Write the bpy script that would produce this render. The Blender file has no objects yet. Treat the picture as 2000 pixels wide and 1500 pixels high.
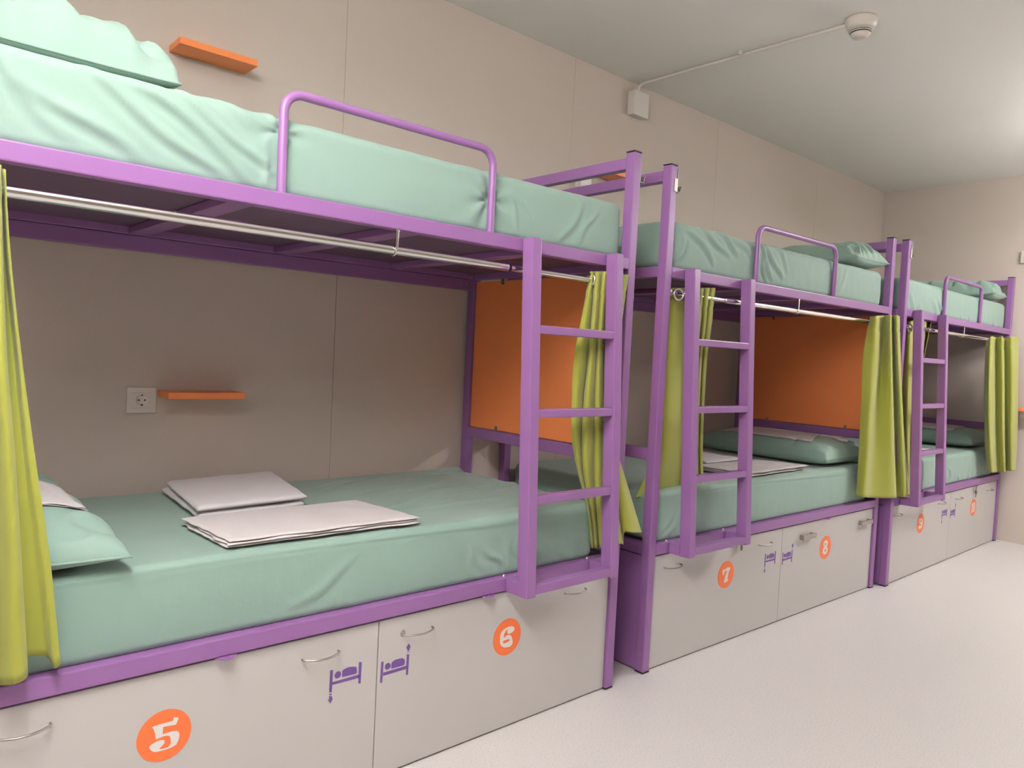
import bpy, bmesh, math, random
import numpy as np
from mathutils import Vector, Matrix, noise

scene = bpy.context.scene
COL = scene.collection

# ------------------------------------------------------------------ camera
FPX, YAW, PITCH, ROLL = 1451.7, 0.72737, -0.04025, 0.04948
CAM = Vector((0.0, -1.75255, 1.22436))
cam_data = bpy.data.cameras.new('camera')
cam = bpy.data.objects.new('camera', cam_data); COL.objects.link(cam)
fwd = Vector((math.sin(YAW)*math.cos(PITCH), math.cos(YAW)*math.cos(PITCH), math.sin(PITCH)))
right0 = Vector((math.cos(YAW), -math.sin(YAW), 0)); up0 = right0.cross(fwd)
right = math.cos(ROLL)*right0 + math.sin(ROLL)*up0
up = -math.sin(ROLL)*right0 + math.cos(ROLL)*up0
cam.matrix_world = Matrix(((right.x, up.x, -fwd.x, CAM.x), (right.y, up.y, -fwd.y, CAM.y), (right.z, up.z, -fwd.z, CAM.z), (0, 0, 0, 1)))
cam_data.sensor_width = 36.0; cam_data.lens = FPX*36.0/2000.0
cam_data.clip_start = 0.02
scene.camera = cam

# ------------------------------------------------------------------ world, exposure
world = bpy.data.worlds.new('room_air'); scene.world = world; world.use_nodes = True
world.node_tree.nodes['Background'].inputs[0].default_value = (1.0, 0.96, 0.92, 1)
world.node_tree.nodes['Background'].inputs[1].default_value = 0.02
scene.view_settings.view_transform = 'Standard'; scene.view_settings.look = 'None'
scene.view_settings.gamma = 1.0; scene.view_settings.use_curve_mapping = False
scene.view_settings.exposure = 0.50

# room: x 0 at the camera, y towards the bed wall, z up (metres)
WY, FX, HZ = 0.948, 6.508, 2.739
RX0, RY0 = -0.45, -3.4
# ceiling lamps, their length across the room (x, y, half length, half width, tube strength)
LAMPS = [(0.05, -1.12, 0.62, 0.10, 96), (5.3, -1.55, 0.62, 0.10, 92)]

# ------------------------------------------------------------------ materials
def mat(name, col, rough=0.5, metal=0.0, noise_amt=0.0, noise_scale=20.0, bump=0.0, bump_scale=200.0, sheen=0.0, spec=0.5, coat=0.0, trans=0.0, vein=None):
    m = bpy.data.materials.new(name); m.use_nodes = True
    nt = m.node_tree; b = nt.nodes['Principled BSDF']
    b.inputs['Base Color'].default_value = (*col, 1)
    b.inputs['Roughness'].default_value = rough; b.inputs['Metallic'].default_value = metal
    b.inputs['Specular IOR Level'].default_value = spec
    if sheen: b.inputs['Sheen Weight'].default_value = sheen
    if coat: b.inputs['Coat Weight'].default_value = coat
    tc = nt.nodes.new('ShaderNodeTexCoord')
    if noise_amt:
        n = nt.nodes.new('ShaderNodeTexNoise'); n.inputs['Scale'].default_value = noise_scale; n.inputs['Detail'].default_value = 4
        nt.links.new(tc.outputs['Object'], n.inputs['Vector'])
        r = nt.nodes.new('ShaderNodeMapRange'); r.inputs['To Min'].default_value = 1-noise_amt; r.inputs['To Max'].default_value = 1+noise_amt
        nt.links.new(n.outputs['Fac'], r.inputs['Value'])
        mx = nt.nodes.new('ShaderNodeVectorMath'); mx.operation = 'SCALE'; mx.inputs[0].default_value = col
        nt.links.new(r.outputs['Result'], mx.inputs['Scale']); nt.links.new(mx.outputs['Vector'], b.inputs['Base Color'])
    if bump:
        n2 = nt.nodes.new('ShaderNodeTexNoise'); n2.inputs['Scale'].default_value = bump_scale; n2.inputs['Detail'].default_value = 3
        nt.links.new(tc.outputs['Object'], n2.inputs['Vector'])
        bp = nt.nodes.new('ShaderNodeBump'); bp.inputs['Strength'].default_value = bump; bp.inputs['Distance'].default_value = 0.002
        nt.links.new(n2.outputs['Fac'], bp.inputs['Height']); nt.links.new(bp.outputs['Normal'], b.inputs['Normal'])
    return m

M = {}
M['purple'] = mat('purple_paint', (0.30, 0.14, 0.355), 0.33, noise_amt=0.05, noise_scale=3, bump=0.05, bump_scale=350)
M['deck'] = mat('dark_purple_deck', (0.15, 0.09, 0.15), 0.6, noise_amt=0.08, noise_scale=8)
M['black'] = mat('black_plastic', (0.015, 0.013, 0.015), 0.45)
M['orange'] = mat('orange_laminate', (0.95, 0.29, 0.09), 0.42, noise_amt=0.04, noise_scale=3)
M['sheet'] = mat('mint_sheet', (0.26, 0.395, 0.328), 0.75, noise_amt=0.04, noise_scale=6, bump=0.25, bump_scale=60, sheen=0.25)
M['curtain'] = mat('lime_curtain', (0.37, 0.39, 0.055), 0.85, noise_amt=0.05, noise_scale=5, bump=0.35, bump_scale=900, sheen=0.3)
M['towel'] = mat('white_terry', (0.66, 0.63, 0.64), 0.95, bump=0.6, bump_scale=500, sheen=0.4)
M['linen'] = mat('white_linen', (0.66, 0.62, 0.61), 0.9, bump=0.3, bump_scale=300)
M['chrome'] = mat('chrome', (0.78, 0.77, 0.75), 0.13, metal=1.0)
M['nickel'] = mat('brushed_nickel', (0.45, 0.41, 0.38), 0.42, metal=1.0)
M['white'] = mat('white_laminate', (0.55, 0.53, 0.51), 0.38, noise_amt=0.015, noise_scale=2)
M['edge'] = mat('pale_brown_edge', (0.45, 0.36, 0.32), 0.6)
M['plastic'] = mat('white_plastic', (0.72, 0.68, 0.62), 0.35)
M['sticker_orange'] = mat('orange_sticker', (0.90, 0.19, 0.05), 0.4)
M['sticker_white'] = mat('white_sticker', (0.80, 0.75, 0.72), 0.4)
M['sticker_purple'] = mat('purple_sticker', (0.16, 0.075, 0.30), 0.4)
M['wall'] = mat('taupe_wall', (0.62, 0.545, 0.48), 0.8, noise_amt=0.03, noise_scale=1.5, bump=0.35, bump_scale=260)
M['wall_dark'] = mat('low_bounce_wall', (0.30, 0.26, 0.23), 0.8, noise_amt=0.03, noise_scale=1.5)  # unseen front wall, darkened to cut light bouncing into the bunks
M['groove'] = mat('groove_dark', (0.20, 0.165, 0.14), 0.9)
M['ceiling'] = mat('ceiling_paint', (0.84, 0.83, 0.79), 0.9, bump=0.1, bump_scale=120)
M['brass'] = mat('dull_brass', (0.30, 0.24, 0.16), 0.4, metal=0.8)
def floor_mat():
    m = mat('pale_speckled_vinyl', (0.68, 0.655, 0.64), 0.42)
    nt = m.node_tree; b = nt.nodes['Principled BSDF']; tc = nt.nodes.new('ShaderNodeTexCoord')
    v = nt.nodes.new('ShaderNodeTexNoise'); v.inputs['Scale'].default_value = 170; v.inputs['Detail'].default_value = 3
    nt.links.new(tc.outputs['Object'], v.inputs['Vector'])
    cr = nt.nodes.new('ShaderNodeValToRGB'); cr.color_ramp.elements[0].position = 0.33; cr.color_ramp.elements[0].color = (0.57, 0.545, 0.53, 1)
    cr.color_ramp.elements[1].position = 0.47; cr.color_ramp.elements[1].color = (0.68, 0.655, 0.64, 1)
    nt.links.new(v.outputs['Fac'], cr.inputs['Fac']); nt.links.new(cr.outputs['Color'], b.inputs['Base Color'])
    return m
M['floor'] = floor_mat()
def emis(name, col, s):
    m = bpy.data.materials.new(name); m.use_nodes = True; b = m.node_tree.nodes['Principled BSDF']
    b.inputs['Base Color'].default_value = (*col, 1); b.inputs['Emission Color'].default_value = (*col, 1); b.inputs['Emission Strength'].default_value = s
    return m

CURTAINS={'A_right': [[(1.923, 0.026, 1.526), (1.899, 0.026, 1.399), (1.863, 0.026, 1.22), (1.864, 0.026, 1.078), (1.875, 0.026, 0.935), (1.921, 0.026, 0.806), (1.977, 0.026, 0.673), (2.006, 0.026, 0.537)], [(1.918, 0.01, 1.524), (1.902, 0.01, 1.399), (1.881, 0.01, 1.221), (1.874, 0.01, 1.079), (1.882, 0.01, 0.937), (1.913, 0.01, 0.809), (1.964, 0.01, 0.677), (1.994, 0.01, 0.543)], [(1.949, 0.026, 1.529), (1.94, 0.026, 1.402), (1.933, 0.026, 1.222), (1.918, 0.026, 1.078), (1.924, 0.026, 0.933), (1.94, 0.026, 0.805), (1.988, 0.026, 0.672), (2.017, 0.026, 0.536)], [(1.982, 0.055, 1.534), (1.975, 0.055, 1.405), (1.968, 0.055, 1.222), (1.955, 0.055, 1.075), (1.958, 0.055, 0.928), (1.975, 0.055, 0.798), (2.023, 0.055, 0.663), (2.052, 0.055, 0.524)], [(1.93, 0.006, 1.525), (1.924, 0.006, 1.401), (1.917, 0.006, 1.222), (1.907, 0.006, 1.08), (1.908, 0.006, 0.936), (1.937, 0.016, 0.807), (1.993, 0.026, 0.671), (2.02, 0.026, 0.535)], [(1.926, -0.01, 1.524), (1.922, -0.01, 1.4), (1.916, -0.01, 1.223), (1.913, -0.01, 1.081), (1.918, -0.01, 0.938), (1.944, 0.0, 0.809), (1.989, 0.01, 0.675), (2.016, 0.01, 0.54)], [(1.959, 0.006, 1.529), (1.955, 0.006, 1.403), (1.951, 0.006, 1.224), (1.955, 0.006, 1.079), (1.964, 0.006, 0.934), (1.988, 0.016, 0.803), (2.021, 0.026, 0.668), (2.048, 0.026, 0.531)], [(1.992, 0.035, 1.534), (1.989, 0.035, 1.406), (1.986, 0.035, 1.224), (1.99, 0.035, 1.077), (1.999, 0.035, 0.929), (2.023, 0.045, 0.796), (2.058, 0.055, 0.659), (2.085, 0.055, 0.52)], [(1.961, 0.006, 1.529), (1.958, 0.006, 1.403), (1.957, 0.006, 1.224), (1.96, 0.006, 1.079), (1.969, 0.006, 0.934), (1.982, 0.006, 0.805), (2.006, 0.006, 0.674), (2.025, 0.001, 0.54)], [(1.959, -0.01, 1.528), (1.955, -0.01, 1.403), (1.955, -0.01, 1.224), (1.964, -0.01, 1.081), (1.977, -0.01, 0.935), (1.991, -0.01, 0.807), (2.014, -0.01, 0.676), (2.032, -0.015, 0.543)], [(1.994, 0.006, 1.532), (1.988, 0.006, 1.406), (1.989, 0.006, 1.225), (2.003, 0.006, 1.079), (2.021, 0.006, 0.932), (2.037, 0.006, 0.801), (2.059, 0.006, 0.668), (2.076, 0.001, 0.533)], [(2.032, 0.035, 1.538), (2.029, 0.035, 1.409), (2.03, 0.035, 1.225), (2.042, 0.035, 1.077), (2.06, 0.035, 0.927), (2.077, 0.035, 0.794), (2.099, 0.035, 0.658), (2.116, 0.03, 0.521)], [(2.016, 0.016, 1.535), (2.004, 0.006, 1.407), (1.994, -0.004, 1.225), (1.997, -0.009, 1.08), (2.009, -0.014, 0.935), (2.014, -0.024, 0.807), (2.03, -0.029, 0.678), (2.044, -0.034, 0.563)], [(2.014, 0.0, 1.534), (2.002, -0.01, 1.407), (1.99, -0.02, 1.226), (1.99, -0.025, 1.082), (2.001, -0.03, 0.937), (2.011, -0.04, 0.81), (2.036, -0.045, 0.681), (2.055, -0.05, 0.565)], [(2.049, 0.016, 1.539), (2.037, 0.006, 1.41), (2.024, -0.004, 1.226), (2.019, -0.009, 1.08), (2.031, -0.014, 0.934), (2.047, -0.024, 0.805), (2.08, -0.029, 0.673), (2.105, -0.034, 0.554)], [(2.088, 0.045, 1.545), (2.076, 0.035, 1.413), (2.062, 0.025, 1.226), (2.056, 0.02, 1.078), (2.068, 0.015, 0.929), (2.084, 0.005, 0.798), (2.12, -0.0, 0.663), (2.146, -0.005, 0.542)], [(2.038, -0.004, 1.526), (2.031, -0.009, 1.409), (2.021, -0.014, 1.227), (2.013, -0.019, 1.081), (2.027, -0.024, 0.917), (2.048, -0.029, 0.787), (2.083, -0.034, 0.673), (2.107, -0.039, 0.597)], [(2.047, -0.02, 1.526), (2.031, -0.025, 1.409), (2.014, -0.03, 1.227), (2.006, -0.035, 1.082), (2.02, -0.04, 0.919), (2.062, -0.045, 0.789), (2.107, -0.05, 0.674), (2.136, -0.055, 0.596)], [(2.094, -0.004, 1.532), (2.07, -0.009, 1.412), (2.046, -0.014, 1.227), (2.035, -0.019, 1.081), (2.052, -0.024, 0.916), (2.114, -0.029, 0.782), (2.171, -0.034, 0.664), (2.208, -0.039, 0.584)]], 'A_left': [[(0.118, 0.03, 1.547), (0.125, 0.03, 1.356), (0.135, 0.03, 1.163), (0.146, 0.03, 0.965), (0.158, 0.03, 0.752), (0.169, 0.03, 0.509)], [(0.142, -0.05, 1.534), (0.149, -0.05, 1.354), (0.163, -0.05, 1.166), (0.17, -0.05, 0.974), (0.178, -0.05, 0.774), (0.19, -0.05, 0.534)], [(0.169, -0.01, 1.541), (0.176, -0.01, 1.36), (0.187, -0.01, 1.166), (0.196, -0.01, 0.967), (0.205, -0.01, 0.76), (0.212, -0.01, 0.52)], [(0.191, -0.06, 1.532), (0.2, -0.06, 1.36), (0.208, -0.06, 1.168), (0.223, -0.06, 0.973), (0.235, -0.06, 0.773), (0.244, -0.06, 0.532)], [(0.205, -0.05, 1.531), (0.211, -0.05, 1.362), (0.221, -0.05, 1.168), (0.238, -0.05, 0.97), (0.252, -0.05, 0.768), (0.267, -0.05, 0.54)], [(0.209, 0.02, 1.54), (0.216, 0.01, 1.366), (0.222, -0.01, 1.167), (0.235, -0.03, 0.968), (0.249, -0.03, 0.763), (0.263, -0.02, 0.561)], [(0.214, 0.045, 1.545), (0.22, 0.03, 1.368), (0.227, 0.0, 1.167), (0.242, -0.02, 0.966), (0.256, -0.02, 0.76), (0.274, -0.008, 0.562)], [(0.219, 0.05, 1.543), (0.226, 0.035, 1.369), (0.242, 0.01, 1.167), (0.259, -0.015, 0.964), (0.281, -0.018, 0.756), (0.308, -0.008, 0.554)], [(0.217, 0.0, 1.533), (0.226, -0.01, 1.366), (0.245, -0.02, 1.168), (0.265, -0.03, 0.966), (0.294, -0.03, 0.756), (0.317, -0.03, 0.536)], [(0.218, -0.005, 1.532), (0.229, -0.01, 1.367), (0.25, -0.02, 1.168), (0.276, -0.028, 0.965), (0.306, -0.028, 0.754), (0.328, -0.03, 0.541)]], 'B_left': [[(2.403, 0.058, 1.516), (2.396, 0.056, 1.358), (2.387, 0.051, 1.236), (2.393, 0.051, 1.034), (2.415, 0.071, 0.867), (2.379, 0.101, 0.741), (2.343, 0.106, 0.677)], [(2.457, 0.042, 1.52), (2.454, 0.04, 1.361), (2.449, 0.035, 1.239), (2.455, 0.035, 1.034), (2.478, 0.055, 0.866), (2.476, 0.085, 0.736), (2.456, 0.09, 0.669)], [(2.557, 0.058, 1.531), (2.559, 0.056, 1.368), (2.558, 0.051, 1.242), (2.564, 0.051, 1.031), (2.588, 0.071, 0.858), (2.622, 0.101, 0.722), (2.621, 0.106, 0.651)], [(2.594, 0.082, 1.535), (2.597, 0.08, 1.37), (2.595, 0.075, 1.242), (2.604, 0.075, 1.029), (2.63, 0.095, 0.853), (2.663, 0.125, 0.715), (2.662, 0.13, 0.643)], [(2.511, 0.021, 1.525), (2.517, 0.021, 1.365), (2.536, 0.031, 1.242), (2.561, 0.041, 1.032), (2.595, 0.066, 0.858), (2.636, 0.101, 0.721), (2.643, 0.111, 0.648)], [(2.514, 0.005, 1.525), (2.515, 0.005, 1.365), (2.531, 0.015, 1.242), (2.554, 0.025, 1.034), (2.594, 0.05, 0.861), (2.643, 0.085, 0.723), (2.655, 0.095, 0.65)], [(2.564, 0.021, 1.53), (2.559, 0.021, 1.368), (2.572, 0.031, 1.243), (2.593, 0.041, 1.032), (2.639, 0.066, 0.856), (2.696, 0.101, 0.716), (2.714, 0.111, 0.642)], [(2.6, 0.045, 1.534), (2.597, 0.045, 1.37), (2.608, 0.055, 1.243), (2.631, 0.065, 1.029), (2.678, 0.09, 0.851), (2.738, 0.125, 0.709), (2.758, 0.135, 0.633)], [(2.567, 0.021, 1.53), (2.566, 0.021, 1.368), (2.575, 0.031, 1.243), (2.6, 0.041, 1.032), (2.647, 0.066, 0.856), (2.711, 0.101, 0.715), (2.733, 0.111, 0.64)], [(2.562, 0.005, 1.529), (2.557, 0.005, 1.368), (2.563, 0.015, 1.243), (2.588, 0.025, 1.033), (2.634, 0.05, 0.859), (2.697, 0.085, 0.719), (2.721, 0.095, 0.644)], [(2.603, 0.021, 1.534), (2.595, 0.021, 1.37), (2.597, 0.031, 1.244), (2.622, 0.041, 1.032), (2.669, 0.066, 0.855), (2.73, 0.101, 0.714), (2.756, 0.111, 0.638)], [(2.64, 0.045, 1.538), (2.633, 0.045, 1.372), (2.635, 0.055, 1.244), (2.661, 0.065, 1.029), (2.708, 0.09, 0.85), (2.771, 0.125, 0.706), (2.795, 0.135, 0.63)], [(2.607, 0.021, 1.534), (2.602, 0.021, 1.371), (2.604, 0.031, 1.244), (2.629, 0.041, 1.031), (2.676, 0.066, 0.854), (2.742, 0.101, 0.713), (2.764, 0.111, 0.637)], [(2.601, 0.005, 1.533), (2.593, 0.005, 1.37), (2.595, 0.015, 1.245), (2.617, 0.025, 1.033), (2.664, 0.05, 0.857), (2.729, 0.085, 0.716), (2.755, 0.095, 0.641)], [(2.643, 0.021, 1.538), (2.631, 0.021, 1.372), (2.633, 0.031, 1.245), (2.651, 0.041, 1.031), (2.699, 0.066, 0.853), (2.765, 0.101, 0.711), (2.795, 0.111, 0.634)], [(2.682, 0.045, 1.542), (2.668, 0.045, 1.374), (2.67, 0.055, 1.246), (2.689, 0.065, 1.029), (2.736, 0.09, 0.848), (2.804, 0.125, 0.704), (2.835, 0.135, 0.626)], [(2.658, 0.026, 1.539), (2.642, 0.026, 1.373), (2.644, 0.036, 1.245), (2.663, 0.046, 1.031), (2.71, 0.071, 0.852), (2.78, 0.106, 0.709), (2.81, 0.116, 0.632)], [(2.65, 0.01, 1.538), (2.636, 0.01, 1.373), (2.637, 0.02, 1.246), (2.654, 0.03, 1.032), (2.699, 0.055, 0.855), (2.771, 0.09, 0.712), (2.804, 0.1, 0.635)], [(2.691, 0.026, 1.542), (2.679, 0.026, 1.375), (2.677, 0.036, 1.246), (2.692, 0.046, 1.03), (2.737, 0.071, 0.851), (2.811, 0.106, 0.706), (2.846, 0.116, 0.629)]], 'B_right': [[(4.089, -0.025, 1.521), (4.032, -0.025, 1.321), (4.048, -0.025, 1.019), (4.061, -0.025, 0.77), (4.064, -0.025, 0.55)], [(4.057, -0.07, 1.522), (4.075, -0.07, 1.297), (4.062, -0.07, 1.023), (4.069, -0.07, 0.776), (4.06, -0.07, 0.553)], [(4.228, -0.04, 1.537), (4.234, -0.04, 1.301), (4.22, -0.04, 1.018), (4.222, -0.04, 0.763), (4.226, -0.04, 0.529)], [(4.151, -0.1, 1.533), (4.198, -0.1, 1.302), (4.259, -0.1, 1.023), (4.317, -0.1, 0.766), (4.38, -0.1, 0.523)], [(4.293, -0.06, 1.541), (4.341, -0.06, 1.305), (4.405, -0.06, 1.018), (4.465, -0.06, 0.753), (4.529, -0.06, 0.508)], [(4.213, -0.11, 1.538), (4.274, -0.11, 1.305), (4.359, -0.11, 1.023), (4.434, -0.11, 0.761), (4.513, -0.11, 0.521)], [(4.359, -0.07, 1.54), (4.414, -0.07, 1.308), (4.494, -0.07, 1.018), (4.587, -0.07, 0.748), (4.691, -0.07, 0.51)]], 'C_left': [[(4.631, 0.0, 1.505), (4.641, 0.0, 1.192), (4.686, 0.0, 0.856), (4.754, 0.0, 0.558)], [(4.568, -0.05, 1.528), (4.606, -0.05, 1.194), (4.651, -0.05, 0.863), (4.709, -0.05, 0.579)], [(4.836, 0.0, 1.546), (4.844, 0.0, 1.195), (4.851, -0.0, 0.85), (4.888, 0.0, 0.557)], [(4.784, -0.05, 1.543), (4.761, -0.05, 1.196), (4.76, -0.05, 0.859), (4.781, -0.05, 0.573)], [(4.983, -0.0, 1.553), (4.93, 0.0, 1.259), (4.941, 0.0, 0.847), (4.952, 0.0, 0.564)], [(4.92, -0.04, 1.542), (4.834, -0.04, 1.259), (4.853, -0.04, 0.854), (4.862, -0.04, 0.587)]], 'C_right': [[(5.83, -0.08, 1.468), (5.856, -0.08, 1.214), (5.947, -0.08, 0.82), (6.064, -0.08, 0.555)], [(5.752, -0.13, 1.503), (5.787, -0.13, 1.216), (5.89, -0.13, 0.828), (5.998, -0.13, 0.56)], [(5.96, -0.1, 1.507), (6.029, -0.1, 1.218), (6.137, -0.1, 0.815), (6.239, -0.1, 0.542)], [(5.91, -0.15, 1.512), (5.993, -0.15, 1.22), (6.103, -0.15, 0.822), (6.205, -0.15, 0.552)], [(6.082, -0.12, 1.506), (6.165, -0.12, 1.221), (6.278, -0.12, 0.813), (6.357, -0.12, 0.545)], [(6.043, -0.17, 1.516), (6.129, -0.17, 1.224), (6.219, -0.17, 0.82), (6.286, -0.17, 0.557)], [(6.148, -0.17, 1.525), (6.238, -0.17, 1.225), (6.331, -0.17, 0.816), (6.362, -0.17, 0.552)], [(6.263, -0.16, 1.52), (6.327, -0.16, 1.226), (6.41, -0.16, 0.812), (6.427, -0.16, 0.55)]]}
GLYPHS={'5': [[(0.314, 0.619), (0.5, 0.551), (0.483, 0.483), (0.415, 0.297), (-0.059, 0.347), (-0.059, 0.297), (-0.076, 0.059), (0.263, 0.076), (0.432, 0.042), (0.517, -0.025), (0.551, -0.11), (0.551, -0.229), (0.517, -0.364), (0.449, -0.5), (0.263, -0.568), (0.025, -0.585), (-0.246, -0.568), (-0.398, -0.517), (-0.483, -0.432), (-0.534, -0.331), (-0.534, -0.263), (-0.466, -0.212), (-0.297, -0.161), (-0.144, -0.144), (-0.025, -0.178), (0.008, -0.212), (0.008, -0.297), (-0.042, -0.364), (-0.161, -0.449), (-0.178, -0.483), (-0.042, -0.517), (0.127, -0.517), (0.212, -0.466), (0.246, -0.381), (0.229, -0.195), (0.195, -0.093), (0.11, -0.042), (-0.025, -0.025), (-0.178, -0.042), (-0.314, -0.059), (-0.347, 0.195), (-0.398, 0.347), (-0.466, 0.466), (-0.161, 0.483), (0.297, 0.483), (0.314, 0.517)]], '6': [[(0.392, 0.492), (0.275, 0.525), (0.058, 0.542), (-0.175, 0.492), (-0.342, 0.425), (-0.458, 0.325), (-0.508, 0.175), (-0.508, -0.042), (-0.492, -0.242), (-0.425, -0.375), (-0.308, -0.475), (-0.142, -0.558), (0.042, -0.575), (0.225, -0.592), (0.375, -0.508), (0.425, -0.392), (0.375, -0.192), (0.308, -0.042), (0.208, 0.058), (0.092, 0.092), (-0.042, 0.075), (-0.158, 0.025), (-0.242, -0.008), (-0.258, 0.092), (-0.242, 0.208), (-0.175, 0.308), (-0.075, 0.408), (0.042, 0.425), (-0.008, 0.325), (0.008, 0.208), (0.092, 0.142), (0.325, 0.175), (0.475, 0.258), (0.508, 0.358), (0.458, 0.442)], [(-0.308, -0.225), (-0.242, -0.158), (-0.075, -0.142), (0.108, -0.142), (0.208, -0.192), (0.158, -0.275), (0.025, -0.308), (-0.158, -0.325), (-0.275, -0.292)]], '7': [[(-0.478, 0.421), (-0.089, 0.405), (0.121, 0.502), (0.235, 0.486), (0.494, 0.47), (0.494, 0.34), (0.364, 0.194), (0.316, 0.016), (0.251, -0.227), (0.235, -0.372), (0.332, -0.421), (0.348, -0.502), (0.105, -0.567), (-0.008, -0.599), (-0.235, -0.551), (-0.186, -0.453), (-0.105, -0.259), (-0.073, -0.081), (0.04, 0.065), (0.138, 0.259), (0.008, 0.291), (-0.219, 0.243), (-0.235, 0.016), (-0.413, 0.032), (-0.445, 0.227)]], 'icon_down': [[(-0.147, 0.353), (-0.139, 0.352), (-0.14, 0.291), (-0.148, 0.293)], [(-0.06, 0.354), (-0.051, 0.352), (-0.052, 0.292), (-0.059, 0.294)], [(-0.139, 0.318), (-0.058, 0.319), (-0.057, 0.31), (-0.139, 0.311)], [(-0.134, 0.334), (-0.132, 0.34), (-0.127, 0.344), (-0.12, 0.344), (-0.115, 0.339), (-0.114, 0.333), (-0.117, 0.327), (-0.124, 0.325), (-0.13, 0.326)], [(-0.11, 0.325), (-0.111, 0.342), (-0.104, 0.346), (-0.092, 0.348), (-0.079, 0.346), (-0.068, 0.343), (-0.066, 0.337), (-0.065, 0.329), (-0.067, 0.324)], [(-0.147, 0.288), (-0.14, 0.287), (-0.14, 0.284), (-0.147, 0.285)], [(-0.147, 0.282), (-0.139, 0.28), (-0.139, 0.275), (-0.136, 0.273), (-0.143, 0.261), (-0.151, 0.273), (-0.147, 0.273)]], 'icon_up': [[(0.012, 0.337), (0.02, 0.336), (0.018, 0.276), (0.011, 0.277)], [(0.098, 0.339), (0.106, 0.337), (0.105, 0.277), (0.098, 0.278)], [(0.02, 0.304), (0.098, 0.305), (0.097, 0.296), (0.02, 0.295)], [(0.025, 0.319), (0.026, 0.325), (0.033, 0.329), (0.039, 0.328), (0.044, 0.322), (0.044, 0.315), (0.038, 0.31), (0.03, 0.31), (0.026, 0.314)], [(0.047, 0.309), (0.047, 0.327), (0.058, 0.332), (0.07, 0.332), (0.083, 0.331), (0.091, 0.326), (0.092, 0.318), (0.091, 0.311), (0.086, 0.309)], [(0.099, 0.347), (0.106, 0.346), (0.106, 0.344), (0.099, 0.345)], [(0.099, 0.35), (0.098, 0.356), (0.095, 0.359), (0.103, 0.37), (0.11, 0.358), (0.107, 0.356), (0.106, 0.348)]]}

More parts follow.
